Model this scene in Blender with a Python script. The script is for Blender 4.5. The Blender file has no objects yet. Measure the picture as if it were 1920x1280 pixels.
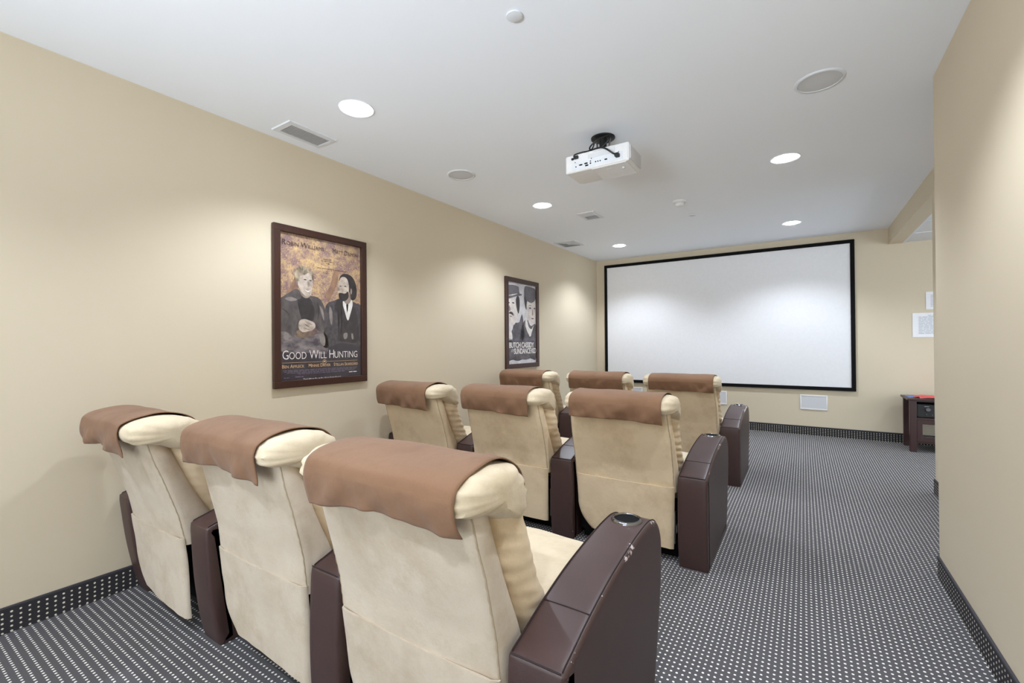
import bpy, bmesh, math, random
from mathutils import Vector, Matrix, noise

scene = bpy.context.scene
C = scene.collection

# ------------------------------------------------------------------ camera
XL, YF, ZC, XR = -2.945, 7.207, 2.6414, 0.590      # left wall, screen wall, ceiling, near right wall
XB = 0.8956                                        # face of the bulkhead
F_PX, YAW, PIT, ROL = 841.68, 0.5753, 0.0056, -0.0084
fw = Vector((-math.sin(YAW) * math.cos(PIT), math.cos(YAW) * math.cos(PIT), math.sin(PIT)))
rt = Vector((math.cos(YAW), math.sin(YAW), 0)); up = rt.cross(fw)
r2 = rt * math.cos(ROL) + up * math.sin(ROL); u2 = -rt * math.sin(ROL) + up * math.cos(ROL)
cam_d = bpy.data.cameras.new('camera'); cam = bpy.data.objects.new('camera', cam_d); C.objects.link(cam)
cam_d.sensor_width = 36; cam_d.lens = F_PX / 1920 * 36; cam_d.clip_start = 0.02
M = Matrix((r2, u2, -fw)).transposed().to_4x4(); M.translation = Vector((0, 0, 1.25))
cam.matrix_world = M
scene.camera = cam

# ------------------------------------------------------------------ world, lamps, exposure
world = bpy.data.worlds.new('world'); scene.world = world; world.use_nodes = True
bg = world.node_tree.nodes['Background']
bg.inputs[0].default_value = (0.86, 0.94, 1.0, 1); bg.inputs[1].default_value = 1.9
scene.cycles.diffuse_bounces = 10; scene.cycles.max_bounces = 16
scene.view_settings.view_transform = 'Standard'
scene.view_settings.look = 'None'
scene.view_settings.gamma = 1.0
scene.view_settings.use_curve_mapping = False
scene.view_settings.exposure = 0.58
SPOT_W, SPOT_DEG, SPOT_BLEND = 88.0, 128, 0.6
LAMP_COL = (0.86, 0.94, 1.06)
DOWNLIGHTS = [(-2.19, 1.717), (-2.19, 3.957), (-2.19, 6.215), (-0.10, 3.985), (-0.10, 6.20), (-0.10, 1.717),
              (-2.19, -0.52), (-0.10, -0.52), (-2.19, -2.76), (-0.10, -2.76)]
def lamp(name, kind, loc, energy, **k):
    d = bpy.data.lights.new(name, kind); d.energy = energy; d.color = LAMP_COL
    for a, b in k.items(): setattr(d, a, b)
    o = bpy.data.objects.new(name, d); o.location = loc; C.objects.link(o); return o
for i, (x, y) in enumerate(DOWNLIGHTS):
    lamp('downlight_lamp', 'SPOT', (x, y, ZC - 0.02), SPOT_W, spot_size=math.radians(SPOT_DEG), spot_blend=SPOT_BLEND, shadow_soft_size=0.045)
bounce = lamp('ceiling_fill', 'AREA', (-1.1, -2.3, 1.35), 30, shape='SQUARE', size=0.9, spread=math.radians(84))   # fill light added behind the camera to brighten the ceiling
bounce.rotation_euler = Vector((0.0, 1.0, 0.62)).to_track_quat('-Z', 'Y').to_euler()
lamp('alcove_lamp', 'SPOT', (2.0, 6.0, 2.40), 32, spot_size=math.radians(150), spot_blend=0.8, shadow_soft_size=0.06)

# ------------------------------------------------------------------ materials
def srgb(r, g, b):
    f = lambda c: (c / 255 / 12.92) if c <= 10 else ((c / 255 + 0.055) / 1.055) ** 2.4
    return (f(r), f(g), f(b), 1)
class NT:
    def __init__(s, name):
        s.m = bpy.data.materials.new(name); s.m.use_nodes = True; s.t = s.m.node_tree
        s.b = s.t.nodes['Principled BSDF']
    def n(s, typ, **k):
        o = s.t.nodes.new(typ)
        for a, b in k.items(): setattr(o, a, b)
        return o
    def l(s, a, b): s.t.links.new(a, b)
    def val(s, sock, v):
        if hasattr(v, 'is_linked') or isinstance(v, bpy.types.NodeSocket): s.l(v, sock)
        else: sock.default_value = v
    def math(s, op, a, b=None, c=None):
        o = s.n('ShaderNodeMath', operation=op); s.val(o.inputs[0], a)
        if b is not None: s.val(o.inputs[1], b)
        if c is not None: s.val(o.inputs[2], c)
        return o.outputs[0]
    def mix(s, f, a, b):
        o = s.n('ShaderNodeMix', data_type='RGBA'); s.val(o.inputs[0], f); s.val(o.inputs[6], a); s.val(o.inputs[7], b)
        return o.outputs[2]
    def noise(s, vec, scale, detail=3, rough=0.55):
        o = s.n('ShaderNodeTexNoise'); s.l(vec, o.inputs['Vector']); o.inputs['Scale'].default_value = scale
        o.inputs['Detail'].default_value = detail; o.inputs['Roughness'].default_value = rough; return o.outputs['Fac']
    def ramp(s, f, a, b):
        o = s.n('ShaderNodeMapRange'); s.val(o.inputs[0], f); o.inputs[1].default_value = a; o.inputs[2].default_value = b
        return o.outputs[0]
    def bump(s, h, strength, dist):
        o = s.n('ShaderNodeBump'); s.l(h, o.inputs['Height']); o.inputs['Strength'].default_value = strength
        o.inputs['Distance'].default_value = dist; s.l(o.outputs[0], s.b.inputs['Normal'])
    def obj(s): return s.n('ShaderNodeTexCoord').outputs['Object']
    def pos(s): return s.n('ShaderNodeNewGeometry').outputs['Position']
    def set(s, col=None, rough=0.6, spec=0.4, metal=0.0):
        if col is not None: s.val(s.b.inputs['Base Color'], col)
        s.b.inputs['Roughness'].default_value = rough; s.b.inputs['Specular IOR Level'].default_value = spec
        s.b.inputs['Metallic'].default_value = metal; return s.m
def plain(name, col, rough=0.6, spec=0.4, metal=0.0):
    t = NT(name); n = t.noise(t.obj(), 30, 2)
    dark = tuple(c * 0.93 for c in col[:3]) + (1,)
    return t.set(t.mix(n, dark, col), rough, spec, metal)

def wall_mat():
    t = NT('beige_wall_paint'); p = t.pos()
    n = t.noise(p, 1.2, 2); c = t.mix(n, (0.61, 0.53, 0.398, 1), (0.63, 0.55, 0.413, 1))
    t.bump(t.noise(p, 160, 3), 0.08, 0.002); return t.set(c, 0.75, 0.25)
def ceil_mat():
    t = NT('white_ceiling_paint'); p = t.pos(); t.bump(t.noise(p, 200, 3), 0.06, 0.002)
    return t.set(t.mix(t.noise(p, 1.0, 2), (0.85, 0.89, 0.95, 1), (0.87, 0.91, 0.97, 1)), 0.85, 0.2)
def carpet_mat(name, axes, pitch, off, rad, base, dot):
    t = NT(name); p = t.pos(); sep = t.n('ShaderNodeSeparateXYZ'); t.l(p, sep.inputs[0])
    ds = []
    wob = t.ramp(t.noise(p, 90, 1), 0.3, 0.7)
    for ax, pi, of in zip(axes, pitch, off):
        v = t.math('DIVIDE', t.math('SUBTRACT', sep.outputs['XYZ'.index(ax)], of), pi)
        v = t.math('SUBTRACT', t.math('FRACT', v), 0.5)
        ds.append(t.math('MULTIPLY', v, pi))
    d = t.math('SQRT', t.math('ADD', t.math('MULTIPLY', ds[0], ds[0]), t.math('MULTIPLY', ds[1], ds[1])))
    d = t.math('ADD', d, t.math('MULTIPLY', t.math('SUBTRACT', wob, 0.5), 0.0012))
    mask = t.ramp(d, rad + 0.0007, rad - 0.0007)
    fib = t.noise(p, 420, 2)
    b = t.mix(fib, tuple(x * 0.72 for x in base) + (1,), tuple(x * 1.28 for x in base) + (1,))
    c = t.mix(mask, b, dot + (1,))
    t.bump(t.math('ADD', fib, t.math('MULTIPLY', mask, 0.5)), 0.5, 0.002)
    return t.set(c, 0.95, 0.1)
def suede_mat(name, lo, hi, stain):
    t = NT(name); p = t.obj(); r = t.n('ShaderNodeObjectInfo').outputs['Random']
    add = t.n('ShaderNodeVectorMath', operation='ADD'); t.l(p, add.inputs[0])
    cmb = t.n('ShaderNodeCombineXYZ'); t.val(cmb.inputs[0], t.math('MULTIPLY', r, 40)); t.l(cmb.outputs[0], add.inputs[1]); p = add.outputs[0]
    c = t.mix(t.noise(p, 7, 4, 0.6), lo, hi)
    c = t.mix(t.math('MULTIPLY', t.ramp(t.noise(p, 4.5, 5, 0.7), 0.48, 0.70), 0.7), c, stain)
    c = t.mix(t.math('MULTIPLY', t.ramp(t.noise(p, 220, 2), 0.3, 0.7), 0.12), c, tuple(x * 0.7 for x in lo[:3]) + (1,))
    t.bump(t.noise(p, 24, 4), 0.22, 0.008)
    m = t.set(c, 0.9, 0.15); t.b.inputs['Sheen Weight'].default_value = 0.12; t.b.inputs['Sheen Roughness'].default_value = 0.5
    return m
def leather_mat():
    t = NT('brown_leather'); p = t.obj()
    a = t.n('ShaderNodeAttribute', attribute_name='wear'); r = t.n('ShaderNodeObjectInfo').outputs['Random']
    add = t.n('ShaderNodeVectorMath', operation='ADD'); t.l(p, add.inputs[0])
    cmb = t.n('ShaderNodeCombineXYZ'); t.val(cmb.inputs[1], t.math('MULTIPLY', r, 37)); t.l(cmb.outputs[0], add.inputs[1]); q = add.outputs[0]
    n1 = t.noise(q, 9, 2); n2 = t.noise(q, 75, 4, 0.65)
    v = t.math('ADD', t.math('MULTIPLY', n1, 0.6), t.math('MULTIPLY', n2, 0.6))
    v = t.math('ADD', v, t.math('MULTIPLY', a.outputs['Fac'], 0.22))
    chip = t.math('MULTIPLY', t.ramp(v, 0.882, 0.897), t.math('GREATER_THAN', a.outputs['Fac'], 0.12))
    base = t.mix(t.noise(q, 12, 3), (0.044, 0.0215, 0.0195, 1), (0.060, 0.030, 0.027, 1))
    c = t.mix(chip, base, (0.52, 0.45, 0.45, 1))
    t.bump(t.noise(q, 260, 3), 0.15, 0.002)
    return t.set(c, 0.42, 0.6)
def wood_mat(name, a, b):
    t = NT(name); p = t.obj(); mp = t.n('ShaderNodeMapping'); t.l(p, mp.inputs[0]); mp.inputs['Scale'].default_value = (14, 14, 2)
    c = t.mix(t.noise(mp.outputs[0], 6, 4), a, b); return t.set(c, 0.35, 0.5)
def emit_mat(name, col, s):
    t = NT(name); t.b.inputs['Emission Color'].default_value = col; t.b.inputs['Emission Strength'].default_value = s
    return t.set((0.8, 0.8, 0.8, 1))
def glaze_mat():
    t = NT('clear_glazing'); t.t.nodes.remove(t.b)
    tr = t.n('ShaderNodeBsdfTransparent'); gl = t.n('ShaderNodeBsdfGlossy'); gl.inputs['Roughness'].default_value = 0.2
    mx = t.n('ShaderNodeMixShader'); mx.inputs[0].default_value = 0.035; t.l(tr.outputs[0], mx.inputs[1]); t.l(gl.outputs[0], mx.inputs[2])
    t.l(mx.outputs[0], t.t.nodes['Material Output'].inputs['Surface']); return t.m
def grille_mat(name, a, b, pitch):
    t = NT(name); p = t.obj(); v = t.n('ShaderNodeTexVoronoi', feature='F1'); t.l(p, v.inputs['Vector']); v.inputs['Scale'].default_value = 1 / pitch
    v.inputs['Randomness'].default_value = 0.0
    return t.set(t.mix(t.ramp(v.outputs['Distance'], 0.25, 0.4), a, b), 0.6, 0.3)
def foliage_mat():
    t = NT('autumn_foliage_print'); p = t.obj()
    c = t.mix(t.ramp(t.noise(p, 9, 5, 0.75), 0.40, 0.64), srgb(138, 110, 108), srgb(206, 174, 124))
    c = t.mix(t.ramp(t.noise(p, 75, 4, 0.75), 0.52, 0.68), c, srgb(112, 82, 92))
    c = t.mix(t.ramp(t.noise(p, 110, 3, 0.7), 0.56, 0.68), c, srgb(226, 190, 130))
    sep = t.n('ShaderNodeSeparateXYZ'); t.l(p, sep.inputs[0])
    c = t.mix(t.ramp(sep.outputs[2], 1.50, 1.22), c, srgb(52, 46, 56))
    return t.set(c, 0.5, 0.3)
def print_mat(name, a, b, scale, lo=0.35, hi=0.65, stretch=(1, 1, 1)):
    t = NT(name); p = t.obj(); mp = t.n('ShaderNodeMapping'); t.l(p, mp.inputs[0]); mp.inputs['Scale'].default_value = stretch
    return t.set(t.mix(t.ramp(t.noise(mp.outputs[0], scale, 4, 0.65), lo, hi), a, b), 0.5, 0.3)

MAT = dict(
    wall=wall_mat(), ceiling=ceil_mat(),
    carpet=carpet_mat('dotted_carpet', 'XY', (0.0207, 0.0265), (-0.0313, 2.1505), 0.0043, (0.095, 0.091, 0.096), (0.85, 0.83, 0.78)),
    skirt_y=carpet_mat('dotted_carpet_edging', 'YZ', (0.0277, 0.0212), (0.4188, 0.0170), 0.0042, (0.040, 0.038, 0.042), (0.74, 0.70, 0.60)),
    skirt_x=carpet_mat('dotted_carpet_edging_far', 'XZ', (0.0277, 0.0212), (0.0, 0.0170), 0.0042, (0.030, 0.029, 0.031), (0.74, 0.70, 0.60)),
    edge=plain('charcoal_edge_tape', (0.06, 0.058, 0.066, 1), 0.8, 0.2),
    suede=suede_mat('beige_suede', (0.66, 0.515, 0.335, 1), (0.77, 0.63, 0.44, 1), (0.54, 0.40, 0.245, 1)),
    suede_lit=suede_mat('lit_beige_suede', (0.49, 0.405, 0.305, 1), (0.65, 0.57, 0.47, 1), (0.43, 0.335, 0.225, 1)),  # whitish lamp light on the nearest row's backs put into the colour
    suede_pale=suede_mat('cream_suede', (0.60, 0.50, 0.35, 1), (0.68, 0.58, 0.425, 1), (0.50, 0.395, 0.255, 1)),
    cover=suede_mat('brown_suede_cloth', (0.195, 0.106, 0.060, 1), (0.235, 0.132, 0.077, 1), (0.165, 0.086, 0.047, 1)),
    leather=leather_mat(), thread=plain('dark_stitching', (0.022, 0.012, 0.012, 1), 0.6, 0.3),
    seam=plain('beige_piping', (0.42, 0.34, 0.24, 1), 0.8, 0.2),
    black=plain('black_metal', (0.012, 0.012, 0.012, 1), 0.5, 0.4), felt=plain('black_felt', (0.008, 0.008, 0.008, 1), 0.9, 0.1),
    chrome=plain('dark_chrome', (0.30, 0.30, 0.32, 1), 0.12, 0.5, 1.0), gun=plain('cup_black', (0.01, 0.01, 0.011, 1), 0.25, 0.5),
    steel=plain('grey_steel', (0.32, 0.31, 0.29, 1), 0.4, 0.5, 0.8),
    frame=wood_mat('dark_walnut', (0.030, 0.011, 0.007, 1), (0.055, 0.020, 0.012, 1)),
    cherry=wood_mat('dark_cherry', (0.026, 0.007, 0.007, 1), (0.045, 0.012, 0.010, 1)),
    screen=plain('white_screen_fabric', (0.80, 0.80, 0.815, 1), 0.9, 0.1),
    white=plain('white_plastic', (0.80, 0.80, 0.80, 1), 0.4, 0.4), offwhite=plain('white_enamel', (0.74, 0.77, 0.81, 1), 0.5, 0.3),
    grille=grille_mat('perforated_grille', (0.76, 0.78, 0.80, 1), (0.60, 0.61, 0.63, 1), 0.006),
    wallgrille=grille_mat('white_perforated_grille', (0.76, 0.76, 0.78, 1), (0.60, 0.60, 0.62, 1), 0.006),
    slat=plain('grey_slats', (0.66, 0.67, 0.69, 1), 0.5, 0.3), duct=plain('grey_duct', (0.50, 0.50, 0.51, 1), 0.8, 0.2),
    lens=emit_mat('lit_lens', (1.0, 0.98, 0.95, 1), 14.0), tile=plain('acoustic_tile', (0.74, 0.745, 0.75, 1), 0.9, 0.1),
    glazing=glaze_mat(), paper=plain('white_paper', (0.82, 0.82, 0.84, 1), 0.7, 0.2), ink=plain('grey_ink', (0.42, 0.46, 0.52, 1), 0.7, 0.2),
    red=plain('red_card', (0.78, 0.075, 0.07, 1), 0.5, 0.3), blue=plain('blue_print', (0.12, 0.20, 0.50, 1), 0.5, 0.3),
    foliage=foliage_mat())

# ------------------------------------------------------------------ mesh helpers
class MB:
    """collects shapes; build() links them as one mesh object"""
    def __init__(s): s.v = []; s.f = []; s.mi = []; s.att = None
    def add(s, v, f, mi=0):
        n = len(s.v); s.v += [tuple(p) for p in v]; s.f += [tuple(i + n for i in q) for q in f]; s.mi += [mi] * len(f); return s
    def box(s, x0, x1, y0, y1, z0, z1, mi=0):
        v = [(x, y, z) for x in (x0, x1) for y in (y0, y1) for z in (z0, z1)]
        return s.add(v, [(0, 1, 3, 2), (4, 6, 7, 5), (0, 4, 5, 1), (2, 3, 7, 6), (0, 2, 6, 4), (1, 5, 7, 3)], mi)
    def rbox(s, x0, x1, y0, y1, z0, z1, r=0.01, seg=3, mi=0):
        bm = bmesh.new(); bmesh.ops.create_cube(bm, size=1)
        for v in bm.verts: v.co = Vector(((x0 + x1) / 2 + v.co.x * (x1 - x0), (y0 + y1) / 2 + v.co.y * (y1 - y0), (z0 + z1) / 2 + v.co.z * (z1 - z0)))
        bmesh.ops.bevel(bm, geom=bm.edges[:], offset=r, segments=seg, profile=0.5, affect='EDGES')
        return s.bm(bm, mi)
    def bm(s, bm, mi=0):
        bm.verts.index_update(); s.add([v.co.copy() for v in bm.verts], [[v.index for v in f.verts] for f in bm.faces], mi); bm.free(); return s
    def loft(s, rings, closed=True, caps=(True, True), mi=0):
        n = len(rings[0]); v = [p for r in rings for p in r]; f = []
        for i in range(len(rings) - 1):
            for j in range(n if closed else n - 1):
                k = (j + 1) % n; f.append((i * n + j, i * n + k, (i + 1) * n + k, (i + 1) * n + j))
        if caps[0]: f.append(tuple(reversed(range(n))))
        if caps[1]: f.append(tuple(range((len(rings) - 1) * n, len(rings) * n)))
        return s.add(v, f, mi)
    def tube(s, pts, r, seg=8, mi=0):
        pts = [Vector(p) for p in pts]; rings = []
        for i, p in enumerate(pts):
            d = (pts[min(i + 1, len(pts) - 1)] - pts[max(i - 1, 0)]).normalized()
            a = d.cross(Vector((0, 0, 1))) if abs(d.z) < 0.9 else d.cross(Vector((1, 0, 0)))
            a.normalize(); b = d.cross(a)
            rr = r[i] if isinstance(r, (list, tuple)) else r
            rings.append([p + (a * math.cos(t) + b * math.sin(t)) * rr for t in [2 * math.pi * k / seg for k in range(seg)]])
        return s.loft(rings, mi=mi)
    def lathe(s, prof, c=(0, 0, 0), seg=40, mi=0, caps=(True, True)):
        rings = [[(c[0] + r * math.cos(2 * math.pi * k / seg), c[1] + r * math.sin(2 * math.pi * k / seg), c[2] + z) for k in range(seg)] for r, z in prof]
        return s.loft(rings, mi=mi, caps=caps)
    def build(s, name, mats, parent=None, smooth=False, angle=40):
        me = bpy.data.meshes.new(name); me.from_pydata(s.v, [], s.f)
        for m in (mats if isinstance(mats, (list, tuple)) else [mats]): me.materials.append(MAT[m] if isinstance(m, str) else m)
        me.polygons.foreach_set('material_index', s.mi)
        bm = bmesh.new(); bm.from_mesh(me); bmesh.ops.recalc_face_normals(bm, faces=bm.faces)
        if smooth:
            for f in bm.faces: f.smooth = True
            ca = math.radians(angle)
            for e in bm.edges:
                if len(e.link_faces) == 2 and e.calc_face_angle(0) > ca: e.smooth = False
        bm.to_mesh(me); bm.free()
        if s.att:
            a = me.attributes.new('wear', 'FLOAT', 'POINT'); a.data.foreach_set('value', s.att)
        o = bpy.data.objects.new(name, me); C.objects.link(o)
        if parent: o.parent = parent
        return o
def thing(name, label, cat, loc=(0, 0, 0), group=None):
    o = bpy.data.objects.new(name, None); o.empty_display_size = 0.1; C.objects.link(o); o.location = loc
    o['label'] = label; o['category'] = cat
    if group: o['group'] = group
    return o
def tag(o, label, cat, group=None):
    o['label'] = label; o['category'] = cat
    if group: o['group'] = group
    return o
def struct(o): o['kind'] = 'structure'; return o
def stuff(o): o['kind'] = 'stuff'; return o
def spline(pts, n, closed=False):
    """Catmull-Rom through pts (any dimension)"""
    m = len(pts); out = []; segs = m if closed else m - 1
    for i in range(n):
        t = i / n * segs if closed else i / (n - 1) * segs
        k = min(int(t), segs - 1); u = t - k
        g = (lambda j: pts[j % m]) if closed else (lambda j: pts[max(0, min(m - 1, j))])
        a, b, c, d = g(k - 1), g(k), g(k + 1), g(k + 2)
        out.append(tuple(0.5 * (2 * q + (r - p) * u + (2 * p - 5 * q + 4 * r - s) * u * u + (3 * q - p - 3 * r + s) * u ** 3) for p, q, r, s in zip(a, b, c, d)))
    return out
def lerp(tab, x):
    if x <= tab[0][0]: return tab[0][1]
    for (a, p), (b, q) in zip(tab, tab[1:]):
        if x <= b:
            u = (x - a) / (b - a); return p + (q - p) * u
    return tab[-1][1]
def nz(x, y, z): return noise.noise(Vector((x, y, z)))

# ------------------------------------------------------------------ room shell
Y0 = -3.0                                           # the room runs on a little behind the camera
struct(MB().box(XL - 0.12, 4.6, Y0, YF + 0.12, -0.08, 0).build('floor', 'carpet'))
struct(MB().box(XL - 0.12, 1.03, Y0, YF + 0.12, ZC, ZC + 0.1).build('ceiling', 'ceiling'))
struct(MB().box(XL - 0.12, XL, Y0, YF + 0.12, 0, ZC).build('wall_left', 'wall'))
struct(MB().box(XL, 4.6, YF, YF + 0.12, 0, ZC).build('wall_far', 'wall'))
struct(MB().box(XR, 1.03, Y0, 3.20, 0, ZC).build('wall_right', 'wall'))
struct(MB().box(XB, 1.03, 3.20, 4.953, 0, ZC).build('wall_passage', 'wall'))
struct(MB().box(XB, 1.03, 4.953, YF, 2.445, ZC).build('trim_1', 'wall'))            # bulkhead over the alcove opening
# suspended tile ceiling of the alcove
ac = struct(MB().box(1.03, 4.6, 3.2, YF, 2.475, 2.50).build('ceiling_alcove', 'tile'))
g = MB()
for x in (1.042, 1.62, 2.23, 2.84, 3.45, 4.06): g.box(x - 0.012, x + 0.012, 3.2, YF, 2.445, 2.455)
for y in (3.6, 4.21, 4.82, 5.43, 6.04, 6.65): g.box(1.03, 4.6, y - 0.012, y + 0.012, 2.4455, 2.4545)
g.build('ceiling_grid', 'offwhite', ac)
for xa, xb in ((1.056, 1.606), (1.634, 2.216), (2.244, 2.826), (2.854, 3.436)):
    for ya, yb in ((4.836, 5.416), (5.444, 6.026), (6.054, 6.636), (6.664, YF)):
        MB().rbox(xa, xb, ya, yb, 2.450, 2.474, 0.004, 1).build('ceiling_tile', 'tile', ac)

def baseboard(name, x0, x1, y0, y1, mat):
    o = struct(MB().box(x0, x1, y0, y1, 0, 0.110).build(name, mat))
    MB().rbox(x0 - 0.001, x1 + 0.001, y0 - 0.001, y1 + 0.001, 0.106, 0.118, 0.003, 2).build('edge_strip', 'edge', o); return o
baseboard('baseboard_left', XL, XL + 0.006, Y0, YF, 'skirt_y')
baseboard('baseboard_far', XL + 0.008, 4.58, YF - 0.008, YF, 'skirt_x')
baseboard('baseboard_right', XR - 0.008, XR, Y0, 3.208, 'skirt_y')
baseboard('baseboard_passage', XB - 0.010, XB, 3.22, 4.962, 'skirt_y')
baseboard('baseboard_jamb', XB - 0.010, 1.03, 4.954, 4.962, 'skirt_x')

# ------------------------------------------------------------------ recliners
# local frame of a recliner: origin on the floor in the middle between its arms, y = 0 at the back of the arms, +y towards the screen
ARM_PROF = [(0.012, 0.0), (0.0, 0.10), (-0.006, 0.26), (-0.002, 0.42), (0.002, 0.488), (0.012, 0.506), (0.06, 0.522), (0.17, 0.556), (0.32, 0.590),
            (0.48, 0.612), (0.60, 0.622), (0.69, 0.621), (0.755, 0.602), (0.800, 0.560), (0.822, 0.49), (0.812, 0.36), (0.765, 0.18), (0.705, 0.0)]
def arm_outline(n=110):
    P = spline(ARM_PROF, n); P = [(y, max(z, 0.0)) for y, z in P]
    return P
def inset(P, d):
    n = len(P); out = []
    for i in range(n):
        a = Vector(P[i - 1]); b = Vector(P[i]); c = Vector(P[(i + 1) % n])
        e = (b - a); f = (c - b)
        t = (e.normalized() + f.normalized()) if e.length > 1e-6 and f.length > 1e-6 else (e + f)
        t.normalize(); nrm = Vector((t.y, -t.x))
        q = b + nrm * d
        out.append((q.x, max(q.y, 0.0)))
    return out
def armrest(root, x0, x1, cup=True, lean=0.0):
    P = [(y - lean * (z / 0.5) * math.exp(-max(y, 0) / 0.25), z) for y, z in arm_outline()]; w = x1 - x0
    lay = [(0.0, 0.050, 0.0), (0.0, 0.022, 0.35), (0.0005, 0.0095, 1.0), (0.004, 0.003, 1.0), (0.011, 0.0, 0.8), (0.026, -0.001, 0.12), (0.05, -0.0015, 0.0)]
    rings, att = [], []
    for dx, di, wr in lay: rings.append([(x0 + dx, y, z) for y, z in inset(P, di)]); att += [wr * 0.25] * len(P)
    worn = [0.62 * (0.45 if z < 0.5 else 1.0) + 0.62 * math.exp(-((y - 0.52) / 0.17) ** 2) * (z > 0.5) + 0.35 * (z < 0.06) for y, z in P]
    for dx, di, wr in reversed(lay): rings.append([(x1 - dx, y, z) for y, z in inset(P, di)]); att += [wr * q for q in worn]
    mb = MB().loft(rings); mb.att = att
    a = mb.build('armrest', 'leather', root, smooth=True, angle=60)
    top = [p for p in P if p[1] > 0.505 and p[0] < 0.80]
    for x in (x0 + 0.010, x1 - 0.010): MB().tube([(x, y, z + 0.0012) for y, z in top], 0.0020, 5).build('stitching', 'thread', a, smooth=True)
    ys = 0.17; zs = 0.5565
    MB().tube([(x0 + 0.008, ys, zs + 0.0006), ((x0 + x1) / 2, ys, zs + 0.0016), (x1 - 0.008, ys, zs + 0.0006)], 0.0018, 5).build('stitching', 'thread', a, smooth=True)
    MB().tube([(x0 + 0.010, 0.004, 0.508), (x1 - 0.010, 0.004, 0.508)], 0.0020, 5).build('stitching', 'thread', a, smooth=True)
    if cup:
        cx, cy, cz = (x0 + x1) / 2, 0.655, 0.6235
        ring = [(0.0415, -0.004), (0.0415, 0.006), (0.044, 0.009), (0.050, 0.008), (0.054, 0.003), (0.0545, -0.004)]
        c = MB().lathe(ring + [ring[0]], (cx, cy, cz), 40, caps=(False, False)).build('cup_holder', 'chrome', a, smooth=True)
        MB().lathe([(0.043, 0.0070), (0.041, 0.0052), (0.030, 0.0045), (0.001, 0.0042)], (cx, cy, cz), 40, caps=(False, True)).build('cup_well', 'felt', a, smooth=True)
    return a
YR = [(0.05, 0.035), (0.25, 0.020), (0.43, 0.0), (0.53, -0.013), (0.60, -0.030), (0.71, -0.058), (0.78, -0.078), (0.87, -0.095)]
YC = [(0.40, 0.150), (0.53, 0.100), (0.60, 0.068), (0.68, 0.034), (0.76, 0.008), (0.84, -0.014), (0.90, -0.02)]
YB = [(0.38, 0.290), (0.53, 0.262), (0.60, 0.222), (0.71, 0.172), (0.78, 0.148), (0.86, 0.130), (0.92, 0.12)]
ROLL = [(-0.092, 0.856), (-0.120, 0.857), (-0.143, 0.872), (-0.150, 0.898), (-0.138, 0.926), (-0.098, 0.946), (-0.03, 0.956), (0.035, 0.952), (0.085, 0.936),
        (0.122, 0.906), (0.142, 0.866), (0.146, 0.822), (0.128, 0.790), (0.075, 0.795), (0.0, 0.822), (-0.055, 0.846)]
def shear(dy, sl):
    return lambda x, y, z: (x, y + dy - sl * (z - 0.43), z)
def roll_k(x, hl):
    e = hl - 0.075; a = abs(x)
    if a <= e: return 1.0
    u = min((a - e) / 0.075, 1.0); return max((1 - u ** 2.8), 0.0) ** 0.5
RC = (-0.010, 0.890)
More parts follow.
